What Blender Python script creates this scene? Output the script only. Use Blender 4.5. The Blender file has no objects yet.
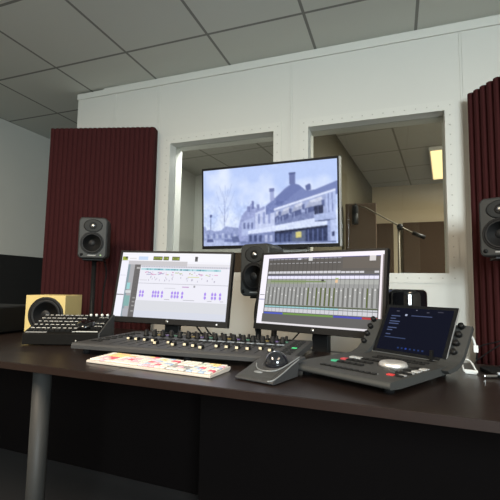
import bpy, bmesh, math, random
import numpy as np
from mathutils import Vector, Matrix
random.seed(4)
S = bpy.context.scene
C = S.collection
R = math.radians
CH = 0.975                       # eye height of the photographer above the floor

# ------------------------------------------------------------------ camera, sky, lamps, exposure
cam_d = bpy.data.cameras.new('camera')
cam = bpy.data.objects.new('camera', cam_d); C.objects.link(cam)
cam_d.sensor_fit = 'HORIZONTAL'; cam_d.sensor_width = 36.0; cam_d.lens = 28.8
cam_d.clip_start = 0.02; cam_d.clip_end = 60
cr, cdn, cf = Vector((0.939834, 0.341221, 0.016723)), Vector((-0.015489, 0.09146, -0.995688)), Vector((-0.341279, 0.935523, 0.091242))
m3 = Matrix((cr, -cdn, -cf)).transposed()
cam.matrix_world = Matrix.Translation((0, 0, CH)) @ m3.to_4x4()
S.camera = cam
w = bpy.data.worlds.new('world'); S.world = w; w.use_nodes = True
w.node_tree.nodes['Background'].inputs[0].default_value = (0.9, 0.95, 1.0, 1)
w.node_tree.nodes['Background'].inputs[1].default_value = 0.05
S.view_settings.view_transform = 'Standard'; S.view_settings.look = 'None'
S.view_settings.gamma = 1.0; S.view_settings.exposure = 0.05; S.view_settings.use_curve_mapping = False


def area(name, loc, target, sx, sy, power, col, spread=180):
    d = bpy.data.lights.new(name, 'AREA'); d.shape = 'RECTANGLE'; d.size = sx; d.size_y = sy
    d.energy = power; d.color = col; d.spread = R(spread)
    o = bpy.data.objects.new(name, d); C.objects.link(o); o.location = loc
    o.rotation_euler = (Vector(target) - Vector(loc)).to_track_quat('-Z', 'Y').to_euler()
    return o


area('daylight_window_lamp', (1.68, -2.9, 1.75), (-0.5, 1.8, 0.85), 1.45, 1.3, 98, (0.88, 1.0, 1.03), 118)
area('unseen_ceiling_lamp', (0.90, -0.2, 2.49), (0.90, -0.2, 0), 0.55, 1.2, 28, (1.0, 0.80, 0.60))
area('unseen_ceiling_lamp', (-1.5, -0.5, 2.49), (-1.5, -0.5, 0), 0.55, 1.2, 96, (1.0, 0.83, 0.63))  # second, unseen lamp, added to brighten the left side of the room
area('booth_fill_lamp', (0.9, 3.6, 2.28), (0.9, 3.6, 0), 0.5, 0.5, 100, (1.0, 0.95, 0.82))  # unseen fill light, added because the visible booth fixture is too dim
area('small_booth_fill_lamp', (-1.3, 2.92, 2.28), (-1.3, 3.1, 0), 0.5, 0.4, 36, (1.0, 0.98, 0.94))  # unseen fill light, added to lift the small booth's interior


# ------------------------------------------------------------------ materials
def lin(c):
    return tuple((x / 12.92 if x <= 0.04045 else ((x + 0.055) / 1.055) ** 2.4) for x in c)


def hx(r, g, b):
    return lin((r / 255, g / 255, b / 255))


MATS = {}


def mat(name, col, rough=0.5, metal=0.0, var=0.06, scale=30.0, bump=0.0, spec=0.5, coat=0.0):
    if name in MATS: return MATS[name]
    m = bpy.data.materials.new(name); m.use_nodes = True; MATS[name] = m
    nt = m.node_tree; b = nt.nodes['Principled BSDF']
    b.inputs['Roughness'].default_value = rough; b.inputs['Metallic'].default_value = metal
    b.inputs['Specular IOR Level'].default_value = spec
    if coat: b.inputs['Coat Weight'].default_value = coat
    tc = nt.nodes.new('ShaderNodeTexCoord'); n = nt.nodes.new('ShaderNodeTexNoise')
    n.inputs['Scale'].default_value = scale; n.inputs['Detail'].default_value = 4
    nt.links.new(tc.outputs['Object'], n.inputs['Vector'])
    r = nt.nodes.new('ShaderNodeValToRGB')
    r.color_ramp.elements[0].color = tuple(max(0, c * (1 - var)) for c in col) + (1,)
    r.color_ramp.elements[1].color = tuple(min(1, c * (1 + var)) for c in col) + (1,)
    nt.links.new(n.outputs['Fac'], r.inputs['Fac']); nt.links.new(r.outputs['Color'], b.inputs['Base Color'])
    if bump:
        bp = nt.nodes.new('ShaderNodeBump'); bp.inputs['Strength'].default_value = bump; bp.inputs['Distance'].default_value = 0.002
        nt.links.new(n.outputs['Fac'], bp.inputs['Height']); nt.links.new(bp.outputs['Normal'], b.inputs['Normal'])
    return m


def mat_wood():
    m = bpy.data.materials.new('dark_wood'); m.use_nodes = True
    nt = m.node_tree; b = nt.nodes['Principled BSDF']
    tc = nt.nodes.new('ShaderNodeTexCoord'); mp = nt.nodes.new('ShaderNodeMapping')
    mp.inputs['Scale'].default_value = (1.5, 28, 28)
    n = nt.nodes.new('ShaderNodeTexNoise'); n.inputs['Scale'].default_value = 3; n.inputs['Detail'].default_value = 8
    r = nt.nodes.new('ShaderNodeValToRGB')
    r.color_ramp.elements[0].position = 0.3; r.color_ramp.elements[0].color = (0.010, 0.0068, 0.006, 1)
    r.color_ramp.elements[1].position = 0.75; r.color_ramp.elements[1].color = (0.023, 0.015, 0.0125, 1)
    nt.links.new(tc.outputs['Object'], mp.inputs[0]); nt.links.new(mp.outputs[0], n.inputs['Vector'])
    nt.links.new(n.outputs['Fac'], r.inputs['Fac']); nt.links.new(r.outputs['Color'], b.inputs['Base Color'])
    b.inputs['Roughness'].default_value = 0.30; b.inputs['Specular IOR Level'].default_value = 0.30
    return m


def mat_ceiling(name, col, joint, ox, oy, rot=0.0, size=0.6):
    m = bpy.data.materials.new(name); m.use_nodes = True
    nt = m.node_tree; b = nt.nodes['Principled BSDF']; b.inputs['Roughness'].default_value = 0.9
    tc = nt.nodes.new('ShaderNodeTexCoord'); mp = nt.nodes.new('ShaderNodeMapping')
    mp.inputs['Location'].default_value = (ox, oy, 0); mp.inputs['Rotation'].default_value = (0, 0, rot)
    br = nt.nodes.new('ShaderNodeTexBrick'); br.offset = 0.0
    br.inputs['Scale'].default_value = 1.0; br.inputs['Brick Width'].default_value = size; br.inputs['Row Height'].default_value = size
    br.inputs['Mortar Size'].default_value = 0.009; br.inputs['Mortar Smooth'].default_value = 0.1
    br.inputs['Color1'].default_value = col + (1,); br.inputs['Color2'].default_value = tuple(c * 0.96 for c in col) + (1,)
    br.inputs['Mortar'].default_value = joint + (1,)
    nt.links.new(tc.outputs['Object'], mp.inputs[0]); nt.links.new(mp.outputs[0], br.inputs['Vector'])
    nt.links.new(br.outputs['Color'], b.inputs['Base Color'])
    return m


def mat_attr(name, emit=0.0, rough=0.5):
    m = bpy.data.materials.new(name); m.use_nodes = True
    nt = m.node_tree; b = nt.nodes['Principled BSDF']
    a = nt.nodes.new('ShaderNodeAttribute'); a.attribute_name = 'Col'
    if emit:
        b.inputs['Base Color'].default_value = (0.01, 0.01, 0.012, 1); b.inputs['Roughness'].default_value = 0.45; b.inputs['Specular IOR Level'].default_value = 0.12
        nt.links.new(a.outputs['Color'], b.inputs['Emission Color']); b.inputs['Emission Strength'].default_value = emit
    else:
        nt.links.new(a.outputs['Color'], b.inputs['Base Color']); b.inputs['Roughness'].default_value = rough
    return m


def mat_glass():
    m = bpy.data.materials.new('window_glass'); m.use_nodes = True
    nt = m.node_tree; nt.nodes.clear()
    o = nt.nodes.new('ShaderNodeOutputMaterial'); mx = nt.nodes.new('ShaderNodeMixShader')
    t = nt.nodes.new('ShaderNodeBsdfTransparent'); t.inputs[0].default_value = (0.93, 0.95, 0.94, 1)
    g = nt.nodes.new('ShaderNodeBsdfGlossy'); g.inputs['Roughness'].default_value = 0.0
    f = nt.nodes.new('ShaderNodeFresnel'); f.inputs[0].default_value = 1.45
    nt.links.new(f.outputs[0], mx.inputs[0]); nt.links.new(t.outputs[0], mx.inputs[1]); nt.links.new(g.outputs[0], mx.inputs[2])
    nt.links.new(mx.outputs[0], o.inputs[0])
    return m


def mat_emit(name, col, strength):
    m = bpy.data.materials.new(name); m.use_nodes = True
    b = m.node_tree.nodes['Principled BSDF']; b.inputs['Base Color'].default_value = col + (1,)
    b.inputs['Emission Color'].default_value = col + (1,); b.inputs['Emission Strength'].default_value = strength
    return m


WALLW = mat('white_wall_panel', (0.58, 0.575, 0.535), 0.55, var=0.015, scale=3)
TRIMW = mat('white_window_board', (0.60, 0.595, 0.55), 0.5, var=0.015, scale=5)
GREYWALL = mat('grey_plaster', (0.50, 0.50, 0.46), 0.8, var=0.03, scale=4)
BLACKCLAD = mat('black_cladding', (0.008, 0.008, 0.008), 0.7)
CARPET = mat('dark_carpet', (0.012, 0.011, 0.012), 0.95, var=0.4, scale=300)
WOOD = mat_wood()
BAND = mat('desk_edge_band', (0.014, 0.0065, 0.0045), 0.5, var=0.2, scale=20, spec=0.3)
FOAM = mat('wine_red_foam', (0.046, 0.0122, 0.0128), 0.95, var=0.15, scale=200, bump=0.3, spec=0.1)
BACKB = mat('panel_backing', (0.16, 0.035, 0.035), 0.8)
BLACK = mat('black_plastic', (0.007, 0.007, 0.0072), 0.5, spec=0.2)
BLACKM = mat('black_matt', (0.006, 0.006, 0.0065), 0.8, spec=0.15)
CHAR = mat('charcoal_metal', (0.044, 0.044, 0.045), 0.55, var=0.08, scale=120, spec=0.3)
CHAR2 = mat('grey_console_metal', (0.042, 0.043, 0.042), 0.55, var=0.06, scale=120, spec=0.3)
SPK = mat('speaker_grey', (0.036, 0.037, 0.036), 0.5, var=0.05, scale=60, spec=0.3)
CONE = mat('speaker_cone', (0.010, 0.010, 0.0105), 0.55, spec=0.3)
RING = mat('speaker_surround', (0.010, 0.010, 0.0105), 0.5, spec=0.25)
SILVER = mat('silver_metal', (0.62, 0.62, 0.61), 0.28, 1.0, var=0.03)
ALU = mat('keyboard_aluminium', (0.58, 0.52, 0.46), 0.45, 0.1, var=0.03)
GREYLEG = mat('grey_metal_leg', (0.030, 0.030, 0.029), 0.55, spec=0.3)
YELLOW = mat('yellow_cabinet', (0.56, 0.43, 0.17), 0.5, var=0.05, scale=12)
GLOSSB = mat('gloss_black', (0.006, 0.006, 0.007), 0.06, var=0.01, coat=0.5)
BALL = mat('trackball_ball', (0.012, 0.013, 0.017), 0.12, coat=0.6)
WHITEP = mat('white_plastic', (0.75, 0.74, 0.70), 0.4, var=0.02)
CREAMCAP = mat('cream_cap', (0.70, 0.60, 0.42), 0.4, var=0.05)
BROWN = mat('brown_booth_panel', (0.036, 0.0175, 0.0055), 0.85, var=0.12, scale=25)
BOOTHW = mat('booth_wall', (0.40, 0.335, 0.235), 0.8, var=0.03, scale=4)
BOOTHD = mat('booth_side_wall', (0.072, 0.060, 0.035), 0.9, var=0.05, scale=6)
BOOTHG = mat('small_booth_wall', (0.40, 0.40, 0.36), 0.8, var=0.03, scale=4)
SCREWM = mat('screw_head', (0.40, 0.39, 0.36), 0.5, 0.2)
GLASS = mat_glass()
PAINT = mat_attr('painted_keys', 0, 0.5)
SCREEN = mat_attr('screen_light', 1.0)


# ------------------------------------------------------------------ mesh helpers
class MB:
    def __init__(s): s.v = []; s.f = []; s.mi = []; s.c = []; s.sm = []

    def add(s, vs, fs, mi=0, c=(1, 1, 1), sm=False, M=None):
        b = len(s.v)
        for p in vs: s.v.append(tuple(M @ Vector(p)) if M is not None else tuple(p))
        for f in fs: s.f.append([b + i for i in f]); s.mi.append(mi); s.c.append(c); s.sm.append(sm)
        return s

    def box(s, x0, x1, y0, y1, z0, z1, mi=0, c=(1, 1, 1), M=None):
        vs = [(x, y, z) for z in (z0, z1) for y in (y0, y1) for x in (x0, x1)]
        return s.add(vs, [(0, 2, 3, 1), (4, 5, 7, 6), (0, 1, 5, 4), (2, 6, 7, 3), (0, 4, 6, 2), (1, 3, 7, 5)], mi, c, False, M)

    def prism(s, poly, a, b, axis='x', mi=0, c=(1, 1, 1), sm=False, M=None):
        def p(u, v, t): return {'x': (t, u, v), 'y': (u, t, v), 'z': (u, v, t)}[axis]
        n = len(poly)
        vs = [p(u, v, a) for u, v in poly] + [p(u, v, b) for u, v in poly]
        fs = [tuple(range(n - 1, -1, -1)), tuple(range(n, 2 * n))]
        s.add(vs, fs, mi, c, False, M)
        return s.add(vs, [(i, (i + 1) % n, n + (i + 1) % n, n + i) for i in range(n)], mi, c, sm, M)

    def lathe(s, prof, n=24, mi=0, c=(1, 1, 1), M=None, sm=True, sx=1.0, sy=1.0):
        vs = []; fs = []
        for r, z in prof:
            for k in range(n):
                t = 2 * math.pi * k / n; vs.append((r * math.cos(t) * sx, r * math.sin(t) * sy, z))
        for i in range(len(prof) - 1):
            for k in range(n):
                k2 = (k + 1) % n
                fs.append((i * n + k, i * n + k2, (i + 1) * n + k2, (i + 1) * n + k))
        fs.append(tuple(range(n - 1, -1, -1))); fs.append(tuple((len(prof) - 1) * n + k for k in range(n)))
        return s.add(vs, fs, mi, c, sm, M)

    def tube(s, pts, r, n=8, mi=0, c=(1, 1, 1)):
        pts = [Vector(p) for p in pts]; vs = []; fs = []
        rs = r if isinstance(r, (list, tuple)) else [r] * len(pts)
        up = Vector((0.13, 0.2, 1)).normalized()
        for i, p in enumerate(pts):
            d = (pts[min(i + 1, len(pts) - 1)] - pts[max(i - 1, 0)]).normalized()
            a = d.cross(up)
            if a.length < 0.05: a = d.cross(Vector((1, 0.1, 0)))
            a.normalize(); b = a.cross(d)
            for k in range(n):
                t = 2 * math.pi * k / n; vs.append(p + (a * math.cos(t) + b * math.sin(t)) * rs[i])
        for i in range(len(pts) - 1):
            for k in range(n):
                k2 = (k + 1) % n; fs.append((i * n + k, i * n + k2, (i + 1) * n + k2, (i + 1) * n + k))
        fs.append(tuple(range(n - 1, -1, -1))); fs.append(tuple((len(pts) - 1) * n + k for k in range(n)))
        return s.add(vs, fs, mi, c, True)

    def build(s, name, mats, parent=None, loc=(0, 0, 0), rot=(0, 0, 0), bevel=0.0, seg=2):
        me = bpy.data.meshes.new(name)
        me.from_pydata(s.v, [], s.f)
        ml = mats if isinstance(mats, (list, tuple)) else [mats]
        for m in ml: me.materials.append(m)
        at = me.color_attributes.new('Col', 'FLOAT_COLOR', 'CORNER')
        for p in me.polygons:
            p.material_index = s.mi[p.index]; p.use_smooth = s.sm[p.index]
            c = s.c[p.index]
            for li in p.loop_indices: at.data[li].color = (c[0], c[1], c[2], 1)
        bm = bmesh.new(); bm.from_mesh(me); bmesh.ops.recalc_face_normals(bm, faces=bm.faces); bm.to_mesh(me); bm.free()
        o = bpy.data.objects.new(name, me); C.objects.link(o)
        o.location = loc; o.rotation_euler = rot
        if parent is not None: o.parent = parent
        if bevel:
            b = o.modifiers.new('bevel', 'BEVEL'); b.width = bevel; b.segments = seg; b.limit_method = 'ANGLE'; b.angle_limit = R(40)
        return o


def pbox(name, m, parent, x0, x1, y0, y1, z0, z1, M=None, bevel=0.0):
    return MB().box(x0, x1, y0, y1, z0, z1, M=M).build(name, m, parent, bevel=bevel, seg=1)


def colmat(rgb, rough=0.5):
    return mat('plastic_%d_%d_%d' % rgb, hx(*rgb), rough, var=0.02)


def thing(name, label, cat, loc=(0, 0, 0), yaw=0.0, group=None):
    o = bpy.data.objects.new(name, None); C.objects.link(o); o.empty_display_size = 0.05
    o.location = loc; o.rotation_euler = (0, 0, R(yaw)); o['label'] = label; o['category'] = cat
    if group: o['group'] = group
    return o


def tag(o, label, cat, group=None):
    o['label'] = label; o['category'] = cat
    if group: o['group'] = group
    return o


def struct(o): o['kind'] = 'structure'; return o


def copy_tree(o, parent=None):
    c = o.copy(); C.objects.link(c)
    if parent is not None: c.parent = parent
    for ch in list(o.children): copy_tree(ch, c)
    return c


def spline(pts, n=10):
    P = [Vector(p) for p in pts]; out = []
    for i in range(len(P) - 1):
        a = P[max(i - 1, 0)]; b = P[i]; c = P[i + 1]; d = P[min(i + 2, len(P) - 1)]
        for k in range(n):
            t = k / n
            out.append(0.5 * ((2 * b) + (c - a) * t + (2 * a - 5 * b + 4 * c - d) * t * t + (3 * b - a - 3 * c + d) * t ** 3))
    out.append(P[-1]); return out


FACE_Y = Matrix.Rotation(R(90), 4, 'X')        # lathe axis +z turned to -y (towards the viewer)


# ------------------------------------------------------------------ the room
D = 2.45; WT = 0.17; CEIL = 2.515
struct(MB().box(-3.6, 2.8, -3.4, 5.8, -0.1, 0).build('floor', CARPET))
cl = MB().box(-3.6, 2.8, -3.4, 5.8, CEIL, CEIL + 0.1).build('ceiling', mat_ceiling('grey_ceiling_tile', (0.66, 0.67, 0.62), (0.24, 0.24, 0.22), 2.866, -2.69))
struct(cl)
# left wall turns slightly as it runs away from the camera
lw = MB().prism([(-3.72, -3.4), (-3.60, -3.4), (-3.47, 2.6), (-3.41, 5.8), (-3.72, 5.8)], 0, CEIL, 'z').build('wall_left', GREYWALL); struct(lw)
struct(MB().prism([(-3.60, 0.2), (-3.545, 0.2), (-3.455, 2.6), (-3.395, 5.7), (-3.5, 5.7)], 0, 1.237, 'z').build('trim_1', BLACKCLAD))
struct(MB().box(2.6, 2.75, -3.4, 2.45, 0, CEIL).build('wall_right', GREYWALL))
wf = MB()
wf.box(-3.6, 2.8, -3.4, -3.25, 0, 0.95); wf.box(-3.6, 2.8, -3.4, -3.25, 2.35, CEIL)
wf.box(-3.6, 0.45, -3.4, -3.25, 0.95, 2.35)
struct(wf.build('wall_front', GREYWALL))
struct(MB().box(-3.6, -2.3, 5.6, 5.75, 0, CEIL).build('wall_corridor', GREYWALL))

W1 = (-1.522, -0.741); W2 = (-0.511, 0.277); ZB, ZT = 1.067, 1.998
wb = MB()
for x0, x1 in ((-2.396, W1[0]), (W1[1], W2[0]), (W2[1], 2.6)): wb.box(x0, x1, D, D + WT, 0, 2.497)
for x0, x1 in (W1, W2): wb.box(x0, x1, D, D + WT, 0, ZB); wb.box(x0, x1, D, D + WT, ZT, 2.497)
wb.box(-2.15, 2.6, D, D + WT, 2.497, CEIL)
struct(wb.build('wall_back', WALLW))
# top channel along the wall's upper edge and the joint strips between wall panels
struct(MB().box(-2.402, 2.6, D - 0.010, D + 0.02, 2.455, 2.502).build('trim_2', TRIMW, bevel=0.003))
for i, x in enumerate((-2.03, -1.633, -0.626, 0.372, 1.37)):
    struct(MB().box(x - 0.011, x - 0.002, D - 0.003, D, 0, 2.455).box(x + 0.002, x + 0.011, D - 0.003, D, 0, 2.455).build('trim_%d' % (i + 3), WALLW))
# window boards with screws, glass and an inner frame
for i, (x0, x1) in enumerate((W1, W2)):
    t = 0.056; y0 = D - 0.005
    wn = MB()
    wn.box(x0 - t, x0, y0, D, ZB - t, ZT + t); wn.box(x1, x1 + 0.052, y0, D, ZB - t, ZT + t)
    wn.box(x0, x1, y0, D, ZB - t, ZB); wn.box(x0, x1, y0, D, ZT, ZT + t)
    win = struct(wn.build('window_%d' % (i + 1), TRIMW))
    sc = MB()
    nx, nz = 15, 17
    for k in range(nx):
        x = x0 - t / 2 + (x1 - x0 + t) * k / (nx - 1)
        for z in (ZB - t / 2, ZT + t / 2): sc.lathe([(0.0036, 0), (0.0036, 0.0015), (0.002, 0.002)], 8, M=Matrix.Translation((x, y0, z)) @ FACE_Y)
    for k in range(1, nz):
        z = ZB - t / 2 + (ZT - ZB + t) * k / nz
        for x in (x0 - t / 2, x1 + 0.026): sc.lathe([(0.0036, 0), (0.0036, 0.0015), (0.002, 0.002)], 8, M=Matrix.Translation((x, y0, z)) @ FACE_Y)
    sc.build('screw', SCREWM, win)
    MB().box(x0, x1, D + 0.078, D + 0.084, ZB, ZT).build('glass', GLASS, win)

# ------------------------------------------------------------------ the two booths behind the glass
BC = 1.35 + CH
struct(MB().box(-2.39, 2.6, D + WT, 5.75, BC, BC + 0.08).build('ceiling_booth', mat_ceiling('booth_ceiling_tile', (0.42, 0.41, 0.37), (0.2, 0.19, 0.16), 0.37, 0.16, R(6), 0.6)))
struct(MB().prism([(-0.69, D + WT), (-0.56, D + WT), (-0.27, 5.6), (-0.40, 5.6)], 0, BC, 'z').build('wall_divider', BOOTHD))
struct(MB().box(-0.5, 2.6, 5.5, 5.62, 0, BC).build('wall_booth_back', BOOTHW))
struct(MB().box(-2.39, -2.3, D + WT, 5.6, 0, BC).build('wall_booth_left', BOOTHG))
struct(MB().box(-2.3, -0.45, 4.3, 4.4, 0, BC).build('wall_booth_small', BOOTHG))
struct(MB().box(2.5, 2.6, D + WT, 5.6, 0, BC).build('wall_booth_right', BOOTHW))


def booth_panel(label, w, h, loc, yaw):
    o = thing('acoustic_panel', label, 'acoustic panel', loc, yaw, 'brown acoustic panels in the booths')
    MB().box(-w / 2, w / 2, -0.05, 0, 0, h).build('fabric', BROWN, o, bevel=0.008)
    MB().box(-w / 2 + 0.01, w / 2 - 0.01, 0, 0.012, 0.01, h - 0.01).build('backing', BLACKM, o)
    return o


booth_panel('wide brown acoustic panel on booth back wall, right of the boom stand', 0.95, 1.82, (0.57, 5.45, 0.0), 0)
booth_panel('narrow brown acoustic panel on booth back wall, left of the boom stand', 0.235, 1.82, (-0.135, 5.45, 0.0), 0)
booth_panel('brown panel standing right behind the hanging microphone', 0.27, 1.745, (-0.290, 3.74, 0.0), 3)
booth_panel('brown panel in the left booth, seen below the television', 0.75, 1.36, (-1.36, 4.27, 0.0), 0)

cl_ = thing('ceiling_light', 'lit warm rectangular ceiling light in the booth behind the right window', 'ceiling light', (0.58, 4.58, BC), -6)
MB().box(-0.21, 0.21, -0.55, 0.55, -0.035, 0).build('housing', WHITEP, cl_, bevel=0.004)
MB().box(-0.195, 0.195, -0.53, 0.53, -0.042, -0.034).build('diffuser', mat_emit('warm_tube_light', (1.0, 0.76, 0.38), 1.35), cl_)

ms = thing('microphone_stand', 'thin boom microphone stand with black counterweight behind the right window', 'microphone stand', (0.03, 3.6, 0))
MB().tube([(0, 0, 0.02), (0, 0, 0.8), (0, 0, 1.49)], [0.012, 0.012, 0.009], 10).build('pole', mat('dull_steel', (0.10, 0.085, 0.06), 0.5, 0.3), ms)
MB().lathe([(0.14, 0), (0.14, 0.012), (0.03, 0.03), (0.015, 0.05)], 24).build('base', BLACK, ms)
MB().tube([(0.12, 0, 1.443), (0.02, 0, 1.502), (-0.27, 0.0, 1.685), (-0.325, 0, 1.70)], 0.006, 8).build('boom_arm', MATS['dull_steel'], ms)
MB().tube([(0.205, 0, 1.405), (0.11, 0, 1.448)], 0.017, 10).build('counterweight', BLACK, ms)
MB().lathe([(0.02, -0.02), (0.026, -0.01), (0.026, 0.02), (0.018, 0.03)], 14, M=Matrix.Translation((0.01, -0.01, 1.50)) @ FACE_Y).build('clamp', BLACK, ms)
mc = thing('studio_microphone', 'black studio microphone hanging from the boom behind the right window', 'microphone', (-0.326, 3.565, 1.532))
MB().lathe([(0.020, 0), (0.028, 0.006), (0.028, 0.09), (0.024, 0.095)], 18).build('body', BLACK, mc)
MB().lathe([(0.025, 0.093), (0.028, 0.10), (0.028, 0.15), (0.020, 0.168), (0.004, 0.172)], 18).build('grille', BLACKM, mc)
MB().tube([(0, 0.0, 0.165), (0.0, 0.0, 0.19), (0.012, 0.03, 0.172)], 0.005, 8).build('mount', BLACK, mc)

# ------------------------------------------------------------------ desks
DZ = 0.74; DYAW = -1.9; TT = 0.020


def desk(label, x0, x1, depth, legs):
    # local frame: origin at the front edge on the floor at x = 0
    o = thing('desk', label, 'desk', (0, 0.861, 0), DYAW, 'dark wooden desks')
    MB().box(x0, x1, 0.002, depth, DZ - TT, DZ).build('desktop', WOOD, o, bevel=0.002)
    MB().box(x0, x1, 0.0, 0.002, DZ - TT, DZ - 0.001).build('edge_band', BAND, o)
    for lx, ly in legs:
        MB().tube([(lx, ly, 0.012), (lx, ly, DZ - TT - 0.006)], [0.026, 0.027], 20).lathe([(0.04, 0), (0.04, 0.012), (0.028, 0.016)], 20, M=Matrix.Translation((lx, ly, 0))).lathe([(0.05, 0), (0.05, 0.006)], 20, M=Matrix.Translation((lx, ly, DZ - TT - 0.006))).build('leg', GREYLEG, o)
    MB().box(x0 + 0.002, x1 - 0.002, depth - 0.09, depth - 0.07, 0.04, DZ - TT).build('modesty_panel', mat('modesty_black', (0.003, 0.002, 0.002), 0.9, spec=0.1), o)
    return o


desk('left dark wooden desk with the grey cylindrical leg, under the yellow speaker', -2.3, -0.7345, 0.90, ((-1.03, 0.075), (-2.2, 0.075)))
desk('main dark wooden desk carrying keyboard, mixing console and trackball', -0.7335, 0.95, 0.635, ((0.86, 0.08), (0.86, 0.5)))

# a low bench behind the desk that carries the right display
be = thing('rear_bench', 'low black bench behind the desk, under the right computer display', 'bench', (-0.40, 1.66, 0))
MB().box(-0.17, 0.205, -0.105, 0.13, 0.68, 0.70).build('bench_top', BLACKM, be, bevel=0.002)
for sx in (-0.15, 0.185):
    MB().box(sx - 0.015, sx + 0.015, -0.08, 0.03, 0, 0.68).build('leg', BLACKM, be)
pd = thing('computer_stand', 'small black stand behind the desk, under the cylindrical computer', 'stand', (0.04, 1.842, 0))
MB().box(-0.11, 0.13, -0.11, 0.13, 0.706, 0.724).build('stand_top', BLACKM, pd, bevel=0.002)
for sx in (-0.09, 0.11):
    for sy in (-0.09, 0.11): MB().box(sx - 0.012, sx + 0.012, sy - 0.012, sy + 0.012, 0, 0.706).build('leg', BLACKM, pd)


# ------------------------------------------------------------------ foam panels
def foam_panel(label, width, z0, z1, ribs, thick, loc, yaw, groove):
    o = thing('foam_panel', label, 'acoustic panel', loc, yaw, 'wine red ribbed foam panels')
    pitch = width / ribs; pts = []
    for k in range(ribs):
        for a, d in ((0.0, 0.15), (0.12, 0.75), (0.28, 1.0), (0.62, 1.0), (0.78, 0.75), (0.90, 0.15)):
            pts.append(((k + a) * pitch, -thick - d * groove))
    pts.append((width, -thick)); pts += [(width, 0), (0, 0)]
    MB().prism(pts, z0, z1, 'z').build('foam', FOAM, o)
    MB().box(0.005, width - 0.005, 0.0, 0.012, z0 + 0.005, z1 - 0.005).build('backing', BACKB, o)
    for fx in (0.12, width - 0.12):
        MB().box(fx - 0.02, fx + 0.02, -0.13, 0.02, 0, 0.02).box(fx - 0.02, fx + 0.02, -0.02, 0.005, 0.02, z0).build('foot', BLACK, o)
    return o


foam_panel('wine red ribbed foam panel behind the left speaker, at the wall end', 0.775, 0.25, 2.098, 22, 0.066, (-2.366, 2.222, 0), 15.5, 0.012)
foam_panel('wine red ribbed foam panel behind the right speaker', 0.80, 0.25, 2.035, 19, 0.030, (0.417, 2.395, 0), -56, 0.022)


# ------------------------------------------------------------------ studio speakers
def rrect(w, h, r, n=5):
    out = []
    for cx, cz, a0 in ((w / 2 - r, h / 2 - r, 0), (-w / 2 + r, h / 2 - r, 90), (-w / 2 + r, -h / 2 + r, 180), (w / 2 - r, -h / 2 + r, 270)):
        for k in range(n + 1):
            a = R(a0 + 90 * k / n); out.append((cx + r * math.cos(a), cz + r * math.sin(a)))
    return out


def studio_speaker(label, loc, yaw):
    """origin at the middle of the cabinet's underside, front looks along -y"""
    Wd, Hh, Dp = 0.168, 0.252, 0.165
    o = thing('studio_speaker', label, 'speaker', loc, yaw, 'grey studio speakers')
    rings = []
    for y, s, r in ((-0.085, 0.90, 0.020), (-0.0825, 0.955, 0.023), (-0.074, 0.995, 0.026), (-0.06, 1.0, 0.028), (0.02, 1.0, 0.03), (0.055, 0.955, 0.034), (0.075, 0.87, 0.036), (0.08, 0.80, 0.03)):
        rings.append([(x, y, z + Hh / 2) for x, z in rrect(Wd - (1 - s) * 0.17, Hh - (1 - s) * 0.17, r)])
    n = len(rings[0]); vs = [p for rg in rings for p in rg]; fs = []
    for i in range(len(rings) - 1):
        for k in range(n): fs.append((i * n + k, i * n + (k + 1) % n, (i + 1) * n + (k + 1) % n, (i + 1) * n + k))
    mb = MB().add(vs, fs, sm=True)
    mb.add(rings[0], [tuple(range(n))]); mb.add(rings[-1], [tuple(range(n))])
    mb.build('cabinet', SPK, o)
    fy = -0.085
    T = Matrix.Translation((-0.002, fy, 0.094)) @ FACE_Y
    wf_ = MB().lathe([(0.068, 0.0), (0.068, 0.003), (0.064, 0.0045), (0.061, 0.003)], 40, M=T).build('woofer', RING, o)
    MB().lathe([(0.0605, 0.0045), (0.056, 0.0065), (0.051, 0.004), (0.030, 0.0012), (0.022, 0.0012), (0.019, 0.006), (0.010, 0.010), (0.001, 0.0112)], 40, M=T).build('cone', CONE, wf_)
    T2 = Matrix.Translation((0.0, fy, 0.199)) @ FACE_Y
    tw = MB().lathe([(0.046, 0.0), (0.040, 0.0012), (0.022, 0.0015)], 36, M=T2, sx=1.2, sy=0.86).build('tweeter', mat('waveguide_dark', (0.026, 0.027, 0.027), 0.6, spec=0.2), o)
    MB().lathe([(0.021, 0.001), (0.021, 0.003), (0.017, 0.003)], 28, M=T2).build('tweeter_ring', BLACK, tw)
    MB().lathe([(0.0125, 0.002), (0.011, 0.007), (0.006, 0.0095), (0.001, 0.0105)], 24, M=T2).build('dome', SILVER, tw)
    MB().box(-0.024, 0.022, fy - 0.0015, fy, 0.0165, 0.0225).build('badge', colmat((150, 150, 148)), o)
    MB().box(0.046, 0.055, fy - 0.002, fy, 0.018, 0.0245).build('power_light', mat_emit('green_lamp', (0.30, 0.45, 0.22), 0.35), o)
    MB().lathe([(0.009, 0), (0.009, 0.002)], 12, M=Matrix.Translation((-0.060, fy, 0.024)) @ FACE_Y).build('volume_control', BLACK, o)
    return o


def speaker_stand(label, loc, yaw, top, posts=(0,)):
    o = thing('speaker_stand', label, 'stand', loc, yaw, 'black speaker stands')
    MB().box(-0.06, 0.06, -0.06, 0.06, top - 0.010, top).build('top_plate', BLACK, o, bevel=0.002)
    for px in posts:
        MB().tube([(px, 0, 0.015), (px, 0, top - 0.010)], 0.014, 14).build('pole', BLACK, o)
    MB().lathe([(0.13, 0), (0.13, 0.010), (0.11, 0.016), (0.02, 0.02)], 28).build('base', BLACK, o)
    return o


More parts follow.
